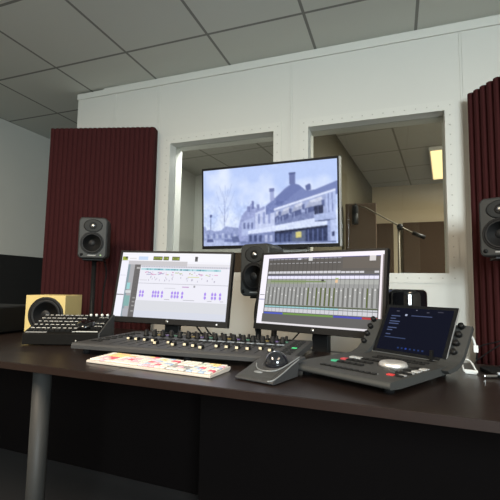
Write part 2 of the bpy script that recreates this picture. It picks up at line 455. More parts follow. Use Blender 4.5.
ZL, ZC, ZR = 1.127, 0.929, 1.118
studio_speaker('grey studio speaker in front of the left wine red panel', (-1.757, 2.00, ZL), 30)
speaker_stand('black pole stand under the leftmost grey speaker', (-1.757, 2.00, 0), 30, ZL)
studio_speaker('grey studio speaker half hidden between the two computer displays', (-0.610, 1.875, ZC), -14)
speaker_stand('black two-post stand under the middle grey speaker', (-0.60, 1.88, 0), 0, ZC, (-0.035, 0.045))
studio_speaker('grey studio speaker in front of the right wine red panel', (0.453, 1.985, ZR), -26)
speaker_stand('black pole stand under the rightmost grey speaker', (0.456, 1.985, 0), 0, ZR)


# ------------------------------------------------------------------ pictures on screens
class Pic:
    """flat picture of coloured regions, u to the right, v downwards, 0..1"""
    def __init__(s, W, H): s.W = W; s.H = H; s.mb = MB(); s.n = 0

    def poly(s, pts, rgb):
        s.n += 1
        y = -0.000012 * s.n
        s.mb.add([((u - 0.5) * s.W, y, (0.5 - v) * s.H) for u, v in pts], [tuple(range(len(pts)))], 0, hx(*rgb))

    def rect(s, u0, v0, u1, v1, rgb): s.poly([(u0, v0), (u1, v0), (u1, v1), (u0, v1)], rgb)

    def quadgrad(s, pts, c0, c1, n=8):
        # horizontal bands between the upper colour and the lower colour
        for k in range(n):
            a, b = k / n, (k + 1) / n
            L = lambda p, q, t: (p[0] + (q[0] - p[0]) * t, p[1] + (q[1] - p[1]) * t)
            c = tuple(c0[i] + (c1[i] - c0[i]) * (k + 0.5) / n for i in range(3))
            s.poly([L(pts[0], pts[3], a), L(pts[1], pts[2], a), L(pts[1], pts[2], b), L(pts[0], pts[3], b)], c)


class Raster:
    """soft photographic picture: regions filled on a fine grid, blurred, one colour per grid point"""
    def __init__(s, W, H, nx, ny):
        s.W, s.H, s.nx, s.ny = W, H, nx, ny
        s.u, s.v = np.meshgrid((np.arange(nx * 2) + 0.5) / (nx * 2), (np.arange(ny * 2) + 0.5) / (ny * 2))
        s.a = np.zeros((ny * 2, nx * 2, 3))

    def poly(s, pts, rgb, alpha=1.0):
        P = np.array(pts); ins = np.zeros(s.u.shape, bool)
        for i in range(len(P)):
            (x0, y0), (x1, y1) = P[i], P[i - 1]
            if y0 == y1: continue
            c = ((y0 > s.v) != (y1 > s.v)) & (s.u < (x1 - x0) * (s.v - y0) / (y1 - y0) + x0)
            ins ^= c
        s.a[ins] = s.a[ins] * (1 - alpha) + np.array(rgb, float) * alpha

    def noise(s, cells, seed):
        g = np.random.RandomState(seed).rand(cells + 2, cells * 2 + 2)
        x = s.u * cells * 2; y = s.v * cells
        xi = x.astype(int); yi = y.astype(int); fx = x - xi; fy = y - yi
        fx = fx * fx * (3 - 2 * fx); fy = fy * fy * (3 - 2 * fy)
        return (g[yi, xi] * (1 - fx) + g[yi, xi + 1] * fx) * (1 - fy) + (g[yi + 1, xi] * (1 - fx) + g[yi + 1, xi + 1] * fx) * fy

    def build(s, name, m, parent):
        a = s.a.reshape(s.ny, 2, s.nx, 2, 3).mean((1, 3))
        p_ = np.pad(a, ((1, 1), (1, 1), (0, 0)), 'edge')
        a = sum(wt * p_[1 + dy:1 + dy + s.ny, 1 + dx:1 + dx + s.nx] for dy, dx, wt in ((0, 0, .4), (0, 1, .15), (0, -1, .15), (1, 0, .15), (-1, 0, .15)))
        a = np.clip(a / 255.0, 0, 1); a = np.where(a <= .04045, a / 12.92, ((a + .055) / 1.055) ** 2.4)
        vs = [((i / (s.nx - 1) - .5) * s.W, 0, (.5 - j / (s.ny - 1)) * s.H) for j in range(s.ny) for i in range(s.nx)]
        fs = [(j * s.nx + i, (j + 1) * s.nx + i, (j + 1) * s.nx + i + 1, j * s.nx + i + 1) for j in range(s.ny - 1) for i in range(s.nx - 1)]
        me = bpy.data.meshes.new(name); me.from_pydata(vs, [], fs); me.materials.append(m)
        at = me.color_attributes.new('Col', 'FLOAT_COLOR', 'POINT')
        at.data.foreach_set('color', np.concatenate([a, np.ones(a.shape[:2] + (1,))], 2).astype(np.float32).ravel())
        o = bpy.data.objects.new(name, me); C.objects.link(o); o.parent = parent
        return o


def display(label, centre, yaw, tilt, roll, colx, W=0.53, H=0.298, baseZ=0.70):
    cx, cy, cz = centre
    o = thing('computer_display', label, 'display', (cx, cy, baseZ), yaw, 'computer displays on the desk')
    hc = cz - baseZ
    bez = 0.024
    c = MB().box(-W / 2 - 0.011, W / 2 + 0.011, 0.0015, 0.030, -H / 2 - bez, H / 2 + 0.009)
    c.box(-W / 2 - 0.011, W / 2 + 0.011, -0.002, 0.002, -H / 2 - bez, -H / 2).box(-W / 2 - 0.011, W / 2 + 0.011, -0.002, 0.002, H / 2, H / 2 + 0.009)
    c.box(-W / 2 - 0.011, -W / 2, -0.002, 0.002, -H / 2, H / 2).box(W / 2, W / 2 + 0.011, -0.002, 0.002, -H / 2, H / 2)
    rot = (R(-tilt), R(roll), 0)
    cs = c.build('casing', BLACK, o, (0, 0, hc), rot)
    MB().lathe([(0.0075, 0), (0.0075, 0.0008)], 20, M=Matrix.Translation((0.0, -0.002, -H / 2 - bez * 0.52)) @ FACE_Y).build('logo', SILVER, cs)
    MB().box(colx - 0.036, colx + 0.036, 0.046, 0.072, 0.012, hc).build('stand_column', BLACK, o, bevel=0.004)
    MB().box(colx - 0.03, colx + 0.03, 0.018, 0.06, hc - 0.03, hc + 0.03).build('hinge', BLACK, o)
    MB().box(colx - 0.12, colx + 0.12, -0.03, 0.155, 0, 0.012).build('stand_base', BLACK, o, bevel=0.004)
    return o, hc, rot


dl, hcL, rotL = display('left computer display showing a white editing timeline with purple clips', (-0.945, 1.572, CH), 7.0, 10.5, 1.0, -0.012, baseZ=DZ)
p = Pic(0.53, 0.298)
p.rect(0, 0, 1, 1, (232, 232, 242))
p.rect(0, 0, 1, .13, (240, 240, 246))
p.rect(0, .13, .62, .205, (196, 194, 198)); p.rect(.62, .165, 1, .21, (222, 221, 228)); p.rect(.62, .13, 1, .165, (236, 236, 244))
p.rect(.005, .065, .055, .125, (150, 165, 40)); p.rect(.03, .065, .055, .10, (70, 80, 30))
p.rect(.16, .06, .25, .115, (196, 214, 240)); p.rect(.075, .085, .14, .105, (220, 220, 222))
for a, b in ((.30, .385), (.395, .445), (.475, .545)):
    p.rect(a, .055, b, .115, (72, 78, 34)); p.rect(a + .006, .07, b - .006, .10, (150, 168, 58)); p.rect(a + .012, .078, b - .02, .092, (84, 94, 40))
p.rect(.685, .05, .71, .125, (78, 80, 84)); p.rect(.69, .06, .705, .085, (40, 44, 50))
p.rect(0, .135, .07, 1, (238, 238, 248)); p.rect(0, .66, .068, .675, (120, 118, 124)); p.rect(.004, .36, .06, .37, (215, 214, 226))
p.rect(.07, .19, .135, 1, (168, 168, 172)); p.rect(.07, .19, .092, 1, (132, 152, 162))
p.rect(.085, .48, .115, .58, (150, 205, 208)); p.rect(.08, .60, .13, .64, (208, 214, 216)); p.rect(.08, .68, .13, .84, (128, 172, 170)); p.rect(.08, .88, .13, .99, (170, 172, 180))
p.rect(.135, .19, .19, 1, (98, 96, 96)); p.rect(.155, .23, .185, .26, (170, 168, 168))
for v in (.70, .76, .82, .90): p.rect(.155, v, .18, v + .022, (146, 146, 144))
for k in range(9): p.rect(.16, .22 + k * .055, .17, .225 + k * .055, (70, 70, 70))
p.rect(.19, .205, 1, .232, (206, 205, 216))
for k in range(50): p.rect(.21 + k * .0155, .21, .215 + k * .0155, .226, (150, 150, 162))
p.rect(.20, .245, .925, .275, (176, 214, 222))
for k in range(44):
    a = .21 + random.random() * .68; p.rect(a, .25, a + .004 + random.random() * .02, .272, random.choice([(110, 176, 190), (140, 196, 204), (90, 140, 160)]))
for k in range(48):
    a = .22 + random.random() * .66; v = .295 + random.random() * .045
    p.rect(a, v, a + .006 + random.random() * .025, v + .012, random.choice([(214, 160, 196), (204, 136, 180), (160, 160, 196), (180, 196, 136), (196, 180, 206)]))
for k in range(30):
    a = .24 + random.random() * .64; v = .36 + random.random() * .06
    p.rect(a, v, a + .0045, v + .028, (172, 168, 188))
p.rect(.64, .365, .74, .375, (206, 212, 140)); p.rect(.19, .478, 1, .485, (178, 178, 188))
p.rect(.20, .43, .27, .437, (190, 190, 196)); p.rect(.70, .495, .715, .525, (150, 150, 156))
p.rect(.44, .545, .54, .551, (190, 190, 200)); p.rect(.60, .515, .66, .53, (190, 150, 200))
for u, n in ((.215, 2), (.335, 1), (.358, 2), (.418, 1), (.508, 1), (.535, 2), (.60, 1), (.80, 1), (.862, 1), (.888, 1), (.93, 1)):
    for k in range(n):
        for v in (.60, .652):
            p.rect(u + k * .025, v, u + k * .025 + .017, v + .036, (150, 112, 230))
        p.rect(u + k * .025 + .005, .585, u + k * .025 + .011, .70, (182, 158, 238))
for u, l in ((.45, .05), (.62, .10), (.83, .04), (.94, .03)): p.rect(u, .715, u + l, .721, (150, 150, 160))
p.rect(.19, .745, 1, 1, (214, 216, 222)); p.rect(.19, .90, 1, 1, (210, 214, 226))
p.mb.build('screen', SCREEN, dl, (0, 0, hcL), rotL).location.y = -0.0006

MB().box(0.226, 0.231, -0.0032, -0.002, -0.149 - 0.016, -0.149 - 0.011).build('power_light', mat_emit('white_led', (0.9, 0.9, 0.9), 0.8), dl, (0, 0, hcL), rotL)
dr, hcR, rotR = display('right computer display showing a grey mixer window of channel strips', (-0.298, 1.585, CH - 0.006), -15.5, 10.5, 0.0, -0.004)
p = Pic(0.53, 0.298)
VA = (0, .062, .40, .415, .425, .485, .57, .60, .825, .845, .865, .905, .91, .932, .985, 1)
VB = (0, .058, .262, .285, .30, .36, .43, .48, .72, .745, .765, .825, .835, .86, .975, 1)
rect0 = p.rect
p.rect = lambda u0, v0, u1, v1, c: rect0(u0, float(np.interp(v0, VA, VB)), u1, float(np.interp(v1, VA, VB)), c)
p.rect(0, 0, 1, 1, (92, 91, 90))
p.rect(0, 0, 1, .062, (246, 240, 250)); p.rect(.0, .03, .055, 1, (244, 240, 250)); p.rect(.005, .70, .05, .71, (140, 140, 150)); p.rect(.0, .76, .055, .775, (170, 170, 200))
p.rect(.975, .05, .99, 1, (240, 232, 238)); p.rect(.99, .05, 1, 1, (120, 112, 112))
p.rect(.055, .062, .975, .075, (70, 70, 140))
p.rect(.055, .075, .975, .40, (86, 83, 80)); p.rect(.70, .085, .975, .33, (94, 88, 82))
N = 26
u0 = .062; du = (.972 - u0) / N
for k in range(N):
    a = u0 + k * du
    if k < 18:
        p.rect(a + .003, .085, a + du - .003, .105, (150, 150, 158)); p.rect(a + .006, .19, a + du - .006, .205, (160, 160, 162))
        p.rect(a, .08, a + .003, .40, (66, 64, 62))
    if k < 23 or k == 25:
        p.rect(a + .002, .385 if k < 18 else .395, a + du - .002, .415, (205, 204, 210))
    p.rect(a + .001, .425, a + du - .001, .45, (90, 90, 108))
    p.rect(a + .001, .445, a + du - .001, .485, (232, 230, 250))
    p.rect(a + .001, .49, a + du - .001, .83, (150, 151, 150)); p.rect(a + .001, .505, a + du - .001, .57, (168, 170, 166) if k > 9 else (148, 156, 134))
    green = k in (10, 12, 13, 14, 15, 16, 23)
    p.rect(a + du * .66, .60, a + du * .96, .825, (84, 96, 44) if green else (112, 113, 110))
    p.rect(a + .001, .60, a + du * .62, .825, (164, 165, 164))
    p.rect(a + du * .22, .66 + .05 * math.sin(k * 1.7), a + du * .46, .675 + .05 * math.sin(k * 1.7), (226, 226, 222))
    p.rect(a + du * .62, .595, a + du * .66, .825, (70, 70, 68))
    p.rect(a, .49, a + .002, .83, (96, 96, 96))
    p.rect(a + .001, .83, a + du - .001, .845, (78, 88, 62))
    p.rect(a + .001, .845, a + du - .001, .865, (150, 200, 206) if k < 18 else (198, 200, 206))
    p.rect(a + .001, .87, a + du - .001, .905, (204, 204, 210)); p.rect(a, .845, a + .002, .93, (130, 130, 136))
    col = (70, 86, 190) if k < 5 else ((104, 142, 64) if k < 17 else ((66, 70, 176) if k < 23 else (176, 48, 56)))
    p.rect(a, .91, a + du, .932, col)
p.rect(.105, .52, .58, .545, (122, 140, 92)); p.rect(.545, .50, .565, .53, (50, 50, 46)); p.rect(.655, .50, .675, .55, (226, 190, 150)); p.rect(.655, .475, .68, .49, (170, 190, 120))
p.rect(.425, .07, .458, .15, (212, 212, 212)); p.rect(.33, .085, .36, .12, (208, 210, 226)); p.rect(.90, .07, .945, .18, (212, 208, 208))
p.rect(.055, .932, .975, .985, (92, 91, 90)); p.rect(.055, .985, .975, 1.0, (226, 222, 226))
p.mb.build('screen', SCREEN, dr, (0, 0, hcR), rotR).location.y = -0.0006

# television on the pier between the windows
tv = thing('television', 'wall-mounted television showing a bluish street photograph, between the windows', 'television', (-0.748, 2.335, CH + 0.508), -1.0)
tr = (R(4.0), 0, 0)
WT_, HT_ = 0.874, 0.496
c = MB().box(-WT_ / 2 - 0.010, WT_ / 2 + 0.010, 0.0015, 0.045, -HT_ / 2 - 0.020, HT_ / 2 + 0.014)
c.box(-WT_ / 2 - 0.010, WT_ / 2 + 0.010, -0.004, 0.002, -HT_ / 2 - 0.020, -HT_ / 2).box(-WT_ / 2 - 0.010, WT_ / 2 + 0.010, -0.004, 0.002, HT_ / 2, HT_ / 2 + 0.014)
c.box(-WT_ / 2 - 0.010, -WT_ / 2, -0.004, 0.002, -HT_ / 2, HT_ / 2).box(WT_ / 2, WT_ / 2 + 0.010, -0.004, 0.002, -HT_ / 2, HT_ / 2)
c.build('casing', BLACK, tv, rot=tr)
MB().box(WT_ / 2 + 0.010, WT_ / 2 + 0.019, -0.002, 0.040, -HT_ / 2 - 0.018, HT_ / 2 + 0.012).build('side_trim', mat('tv_side_silver', (0.30, 0.31, 0.31), 0.4, 0.4), tv, rot=tr)
MB().box(-0.10, 0.30, 0.045, 0.075, -0.1, 0.1).box(0.03, 0.20, 0.07, 0.115, -0.12, 0.12).build('wall_bracket', BLACKM, tv)
p = Raster(WT_, HT_, 202, 114)


def T(x, y):
    u = (x - 204.5) / 134.0; top = 169 - 11 * u
    return (min(1, max(0, u)), min(1, max(0, (y - top) / (246 - top))))


def tp(pts, rgb): p.poly([T(x, y) for x, y in pts], rgb)


cloud = 0.5 * p.noise(3, 1) + 0.3 * p.noise(6, 2) + 0.2 * p.noise(13, 3)
cloud = np.clip((cloud - 0.30) * 2.2 + 0.25 * p.v - 0.12, 0, 1)[..., None]
p.a = np.array((184, 203, 246)) * (1 - cloud) + np.array((230, 238, 254)) * cloud
# bare tree and street lamp
for x0, y0, x1, y1, t in ((227.6, 230, 228.2, 207, .9), (228.2, 207, 226, 190, .5), (228.2, 207, 232, 188, .5), (227, 216, 221, 204, .5), (228, 214, 235, 200, .5), (226, 196, 222, 184, .4), (232, 196, 236, 182, .4), (228, 214, 224, 210, .5), (229, 222, 232, 212, .5), (228, 202, 229, 184, .4), (222, 200, 219, 190, .35), (235, 200, 239, 190, .35)):
    tp([(x0 - t / 2, y0), (x0 + t / 2, y0), (x1 + t / 3, y1), (x1 - t / 3, y1)], (150, 164, 208) if t < .6 else (128, 140, 184))
tp([(212, 232), (212.8, 232), (213.2, 216), (212.6, 216)], (110, 122, 168)); tp([(211.6, 216.6), (214.2, 216.6), (214, 214), (212, 214)], (78, 90, 140))
# far row of houses and road
tp([(204.5, 226), (207, 226), (208, 230), (212, 229), (217, 231), (224, 230), (229, 226), (236, 227), (243, 228), (246, 224), (246, 247), (204.5, 247)], (148, 160, 204))
for k in range(12):
    x = 206 + k * 3.2; tp([(x, 233 + (k % 3)), (x + 1.6, 233 + (k % 3)), (x + 1.6, 238), (x, 238)], (112, 124, 172) if k % 2 else (184, 196, 228))
tp([(204.5, 240), (246, 240), (262, 246.5), (204.5, 246.5)], (176, 188, 226)); tp([(209, 239), (215, 239), (216, 242), (208, 242)], (84, 94, 140)); tp([(228, 239), (236, 239), (237, 242), (227, 242)], (110, 122, 170))
# middle gabled houses
tp([(243, 226), (246, 216), (249, 212), (253, 208), (256, 203), (259, 207), (263, 209), (270, 206), (270, 246), (243, 246)], (150, 160, 206))
tp([(252, 206), (255, 206), (255, 212), (252, 212)], (118, 128, 178)); tp([(256.5, 200.5), (259, 200.5), (259, 209), (256.5, 209)], (112, 122, 174)); tp([(262, 204), (264.5, 204), (264.5, 210), (262, 210)], (126, 136, 184))
tp([(260, 213), (280, 205), (280, 233), (260, 234)], (196, 206, 238)); tp([(246, 222), (259, 217), (259, 236), (246, 236)], (172, 184, 224))
for x in (248, 252, 256): tp([(x, 223), (x + 1.8, 222.4), (x + 1.8, 229), (x, 229)], (104, 114, 160))
for x in (263, 268, 273): tp([(x, 214 - (x - 263) * .3), (x + 2, 213.4 - (x - 263) * .3), (x + 2, 224), (x, 224)], (138, 150, 198))
# big roof with chimney
tp([(271, 206), (281, 197), (290, 188), (297, 183), (303, 184.5), (310, 191), (318, 190), (338.5, 181), (338.5, 195), (281, 212), (271, 215)], (116, 130, 182))
tp([(281, 197), (297, 183.5), (303, 185), (306, 188), (283, 207), (281, 205)], (104, 118, 172))
tp([(294, 172.5), (299.6, 172), (299.8, 184.5), (294.2, 184)], (104, 116, 166)); tp([(293.6, 172), (300, 171.4), (300, 173.6), (293.6, 174.2)], (84, 96, 146))
tp([(309, 186), (312, 184), (314, 184), (314.4, 190), (310, 191)], (94, 106, 156)); tp([(275, 190), (279, 189), (279.4, 200), (275.4, 202)], (158, 168, 212)); tp([(274.6, 188), (279.6, 187.6), (279.6, 191), (274.6, 191.6)], (112, 122, 172))
# white facade with eaves line, awnings and windows


def cp(pts, rgb): tp([(195 + x / 3.226, 145 + y / 3.226) for x, y in pts], rgb)


cp([(272, 212), (456, 148), (456, 250), (395, 246), (272, 262)], (158, 170, 210)); cp([(270, 206), (456, 143), (456, 150), (270, 213)], (220, 228, 250))
cp([(428, 160), (456, 150), (456, 230), (430, 236)], (176, 190, 230)); cp([(434, 160), (437, 159), (438, 232), (435, 233)], (116, 128, 176)); cp([(445, 157), (448, 156), (449, 230), (446, 231)], (120, 132, 180))
cp([(274, 236), (392, 214), (392, 244), (274, 262)], (120, 132, 176))
for x0, y0, x1, y1 in ((274, 214, 289, 235), (292, 205, 322, 231), (327, 192, 362, 219), (367, 178, 420, 207)):
    cp([(x0, y1), (x0 + (x1 - x0) * .25, y0 + 4), (x1 - 4, y0 - (x1 - x0) * .18), (x1 + 1, y0 + (y1 - y0) * .35), (x1 - 2, y0 + (y1 - y0) * .55)], (168, 176, 204))
    cp([(x0 + (x1 - x0) * .25, y0 + 4), (x1 - 4, y0 - (x1 - x0) * .18), (x1 - 1, y0 + 4), (x0 + (x1 - x0) * .3, y0 + 11)], (206, 212, 232))
    cp([(x1 - 5, y0 + 2), (x1 + 4, y0 + 1), (x1 + 4, y0 + (y1 - y0) * .8), (x1 - 4, y0 + (y1 - y0) * .6)], (92, 104, 150))
    cp([(x0, y1), (x0 + (x1 - x0) * .8, y0 + (y1 - y0) * .62), (x0 + (x1 - x0) * .8, y0 + (y1 - y0) * .62 + 17), (x0, y1 + 18)], (84, 96, 142))
    cp([(x0 + 5, y1 + 1), (x0 + 8, y1), (x0 + 8, y1 + 17), (x0 + 5, y1 + 18)], (150, 162, 204))
cp([(393, 201), (420, 196), (420, 224), (395, 228)], (40, 48, 80)); cp([(404, 200), (406, 200), (407, 226), (405, 226)], (90, 100, 140))
cp([(394, 231), (456, 218), (456, 244), (396, 250)], (172, 186, 226)); cp([(396, 249), (456, 243), (456, 247), (396, 253)], (70, 80, 118))
# shop fascia and shop windows
cp([(186, 278), (272, 262), (394, 240), (396, 252), (432, 250), (432, 262), (272, 282), (186, 290)], (214, 224, 250))
cp([(272, 281), (432, 264), (432, 320), (272, 320)], (38, 50, 88)); cp([(272, 281), (432, 264), (432, 271), (272, 288)], (26, 34, 62))
cp([(186, 289), (272, 281), (272, 320), (186, 320)], (124, 136, 182))
for x in (190, 206, 222, 240, 256): cp([(x, 293), (x + 9, 292), (x + 9, 316), (x, 316)], (64, 76, 118) if x % 4 else (176, 186, 220))
for x in (278, 292, 306, 320): cp([(x, 290), (x + 9, 289), (x + 9, 316), (x, 316)], (70, 84, 128))
cp([(326, 284), (368, 279), (368, 318), (326, 318)], (86, 98, 128)); cp([(338, 285), (355, 283), (355, 303), (338, 304)], (214, 204, 126))
for x in (374, 388, 402, 416): cp([(x, 276), (x + 3, 276), (x + 3, 318), (x, 318)], (92, 106, 156))
cp([(432, 250), (440, 248), (440, 320), (432, 320)], (150, 164, 208)); cp([(440, 246), (456, 244), (456, 320), (440, 320)], (182, 196, 234)); cp([(445, 286), (452, 285), (452, 300), (445, 301)], (54, 64, 104))
cp([(160, 312), (272, 316), (456, 316), (456, 322), (160, 322)], (110, 122, 166))
cp([(130, 296), (152, 294), (158, 314), (134, 316)], (92, 104, 148))
grain = (0.6 * p.noise(40, 7) + 0.4 * p.noise(70, 8) - 0.5)[..., None]
p.a = p.a + grain * np.where(p.v > 0.45, 40, 7)[..., None]
scr = p.build('screen', SCREEN, tv); scr.rotation_euler = tr; scr.location.y = -0.0006

# ------------------------------------------------------------------ black cylindrical computer
mp_ = thing('cylindrical_computer', 'glossy black cylindrical desktop computer behind the tablet', 'computer', (0.040, 1.842, 0.724))
MB().lathe([(0.078, 0.0), (0.0825, 0.004), (0.0835, 0.012), (0.0835, 0.225), (0.082, 0.238), (0.077, 0.247), (0.070, 0.2505), (0.062, 0.251), (0.056, 0.247), (0.052, 0.235), (0.05, 0.20)], 64).build('body', GLOSSB, mp_)
MB().lathe([(0.048, 0.195), (0.048, 0.20), (0.012, 0.203)], 40).build('fan_grille', BLACKM, mp_)

# ------------------------------------------------------------------ left end of the desk
bc = thing('equipment_case', 'low black equipment case on the left end of the desk', 'case', (-1.90, 1.40, DZ), 4)
MB().box(-0.22, 0.22, -0.13, 0.15, 0.008, 0.125).build('body', mat('case_black', (0.005, 0.005, 0.005), 0.5, spec=0.2), bc, bevel=0.006)
for sx in (-0.19, 0.19):
    for sy in (-0.1, 0.12): MB().lathe([(0.012, 0), (0.012, 0.008)], 12, M=Matrix.Translation((sx, sy, 0))).build('foot', BLACKM, bc)

ys = thing('cube_speaker', 'yellow cube loudspeaker with one big dark cone, left end of desk', 'speaker', (-1.503, 1.405, DZ), 20)
a = 0.180
# local x from the left edge, front at y = 0
MB().box(-0.085, a - 0.085, 0.0, a, 0.0, a).build('cabinet', YELLOW, ys, bevel=0.002)
Ty = Matrix.Translation((a / 2 - 0.085 + 0.004, 0.0, a / 2 + 0.003)) @ FACE_Y
dv = MB().lathe([(0.080, 0), (0.080, 0.003), (0.075, 0.0055), (0.070, 0.004)], 44, M=Ty).build('driver', RING, ys)
MB().lathe([(0.070, 0.0045), (0.063, 0.0075), (0.056, 0.0045), (0.030, 0.001), (0.024, 0.001), (0.018, 0.006), (0.001, 0.009)], 40, M=Ty).build('cone', CONE, dv)

tc_ = thing('keypad_controller', 'black slanted keypad controller with silver-lettered keys and jog wheel', 'controller', (-1.33, 1.15, DZ), 22)
Wc, Dc, h0, h1 = 0.282, 0.185, 0.044, 0.104
MB().prism([(0, 0.004), (0, h0), (0.006, h0 + 0.003), (Dc - 0.012, h1), (Dc, h1 - 0.004), (Dc, 0.004)], 0, Wc, 'x').build('body', mat('controller_black', (0.006, 0.0055, 0.005), 0.7, spec=0.1), tc_, bevel=0.002)
MB().prism([(0.002, 0.002), (0.002, h0 + 0.002), (Dc - 0.012, h1 + 0.003), (Dc + 0.001, h1 - 0.002), (Dc + 0.001, 0.002)], Wc, Wc + 0.006, 'x').build('side_panel', CHAR2, tc_)
sl = math.atan2(h1 - h0 - 0.003, Dc - 0.018)
Ms = Matrix.Translation((0, 0.006, h0 + 0.003)) @ Matrix.Rotation(sl, 4, 'X')
L = (Dc - 0.018) / math.cos(sl)
KEYB = mat('keypad_keys', (0.010, 0.010, 0.010), 0.6, spec=0.25); LEG = mat('pale_legend', (0.50, 0.50, 0.48), 0.5)
for r in range(5):
    y = 0.012 + r * 0.031
    for k in range(9):
        x = 0.010 + k * 0.0205
        ke = pbox('key', KEYB, tc_, x, x + 0.017, y, y + 0.018, 0, 0.006, Ms)
        pbox('legend', LEG, ke, x + 0.001, x + 0.0175 - random.random() * 0.006, y + 0.0195, y + 0.0275, 0, 0.0045, Ms)
for r in range(4):
    y = 0.035 + r * 0.028
    for k in range(2):
        x = 0.240 + k * 0.020
        ke = pbox('key', KEYB, tc_, x, x + 0.016, y, y + 0.016, 0, 0.006, Ms)
        if r != 2: pbox('legend', LEG, ke, x, x + 0.016, y + 0.0175, y + 0.0245, 0, 0.004, Ms)
pbox('label_plate', mat('label_grey', (0.22, 0.22, 0.22), 0.45), tc_, 0.006, 0.085, 0.001, 0.010, 0, 0.0010, Ms); pbox('label_strip', LEG, tc_, 0.178, 0.275, 0.010, 0.0155, 0, 0.002, Ms)
MB().lathe([(0.034, 0), (0.034, 0.010), (0.031, 0.016), (0.012, 0.017), (0.001, 0.016)], 36, M=Ms @ Matrix.Translation((0.213, 0.062, 0))).build('jog_wheel', GLOSSB, tc_)
for k in range(4):
    MB().lathe([(0.0055, 0), (0.0055, 0.007), (0.004, 0.0085)], 14, M=Ms @ Matrix.Translation((0.196 + k * 0.023, L - 0.010, 0))).build('button', WHITEP, tc_)
MB().lathe([(0.004, 0), (0.004, 0.002)], 12, M=Matrix.Translation((0.20, 0, 0.018)) @ FACE_Y).build('socket', SILVER, tc_)

# ------------------------------------------------------------------ keyboard
ky = thing('keyboard', 'white aluminium keyboard with coloured keycaps at the desk edge', 'keyboard', (-0.876, 0.986, DZ), -5.2)
MB().prism([(0, 0.001), (0, 0.0065), (0.003, 0.008), (0.108, 0.0125), (0.111, 0.011), (0.111, 0.005), (0.10, 0.001)], 0, 0.43, 'x').build('body', ALU, ky, bevel=0.001)
Mk = Matrix.Translation((0, 0.001, 0.0080)) @ Matrix.Rotation(math.atan2(0.0045, 0.105), 4, 'X')
PAL = dict(w=(222, 216, 207), p=(228, 176, 188), r=(214, 96, 114), y=(230, 204, 140), o=(226, 184, 146), b=(172, 190, 214), l=(204, 198, 214), g=(186, 202, 188), k=(150, 150, 152))
rows = ['wwpwwwwlppwwww', 'wpwrwpwppwbwrw', 'wprrwprpwwrpwb', 'wyyywlppwwlbww', 'woyyyowwlpwywr', 'wyoowwwwyrwwbw']
for r, s in enumerate(rows):
    y = 0.006 + r * 0.0175; n = len(s); x = 0.006
    for k, ch in enumerate(s):
        wd = 0.0165
        if r == 0: wd = [0.017, 0.017, 0.017, 0.021] [k] if k < 4 else (0.0985 if k == 4 else 0.0165)
        if r == 0 and 4 < k < 7: continue
        if k == n - 1: wd = 0.277 - x
        if x + wd > 0.279: wd = 0.279 - x
        if wd < 0.006: break
        pbox('key' if r < 5 else 'function_key', colmat(PAL[ch]), ky, x, x + wd, y, y + (0.0155 if r < 5 else 0.011), 0.0003, 0.004, Mk, 0.0008); x += wd + 0.0025
nav = {(0, 0): 'w', (0, 1): 'w', (0, 2): 'w', (1, 1): 'p', (3, 0): 'w', (3, 1): 'w', (3, 2): 'w', (4, 0): 'w', (4, 1): 'w', (4, 2): 'w', (5, 0): 'w', (5, 1): 'w', (5, 2): 'w'}
for (r, k), ch in nav.items():
    x = 0.288 + k * 0.019; y = 0.006 + r * 0.0175
    pbox('key' if r < 5 else 'function_key', colmat(PAL[ch]), ky, x, x + 0.0165, y, y + (0.0155 if r < 5 else 0.011), 0.0003, 0.004, Mk, 0.0008)
pad = ['bwbw', 'wbwr', 'brww', 'wwbb', 'gwyp', 'wyyw']
for r, s in enumerate(pad):
    for k, ch in enumerate(s):
        x = 0.351 + k * 0.019; y = 0.006 + r * 0.0175
        pbox('key' if r < 5 else 'function_key', colmat(PAL[ch]), ky, x, x + 0.0165, y, y + (0.0155 if r < 5 else 0.011), 0.0003, 0.004, Mk, 0.0008)
# darker aluminium field around the arrow keys
MB().box(0.286, 0.346, 0.004, 0.056, 0, 0.0006, M=Mk).build('key_field', mat('key_field_grey', (0.30, 0.30, 0.30), 0.4, 0.3), ky)

# ------------------------------------------------------------------ mixing console
mx = thing('mixing_console', 'flat charcoal mixing console with a row of cream fader caps', 'mixing console', (-1.03, 1.083, DZ), 3)
MWd, MD, MZ0, MZ = 0.755, 0.40, 0.018, 0.037
MB().prism([(0.0, MZ0), (0.0, MZ - 0.006), (0.006, MZ), (MD - 0.004, MZ), (MD, MZ - 0.004), (MD, MZ0)], 0, MWd, 'x').build('body', CHAR, mx, bevel=0.0015)
for fx, fy in ((0.04, 0.03), (0.42, 0.02), (MWd - 0.06, 0.03), (0.04, MD - 0.04), (MWd - 0.06, MD - 0.04)):
    MB().lathe([(0.012, 0), (0.012, MZ0 + 0.001)], 14, M=Matrix.Translation((fx, fy, 0))).build('foot', BLACKM, mx)
caps_y = (0.150, 0.142, 0.140, 0.134, 0.086, 0.112, 0.075, 0.090, 0.076, 0.052, 0.098, 0.094, 0.090, 0.086, 0.108, 0.084)
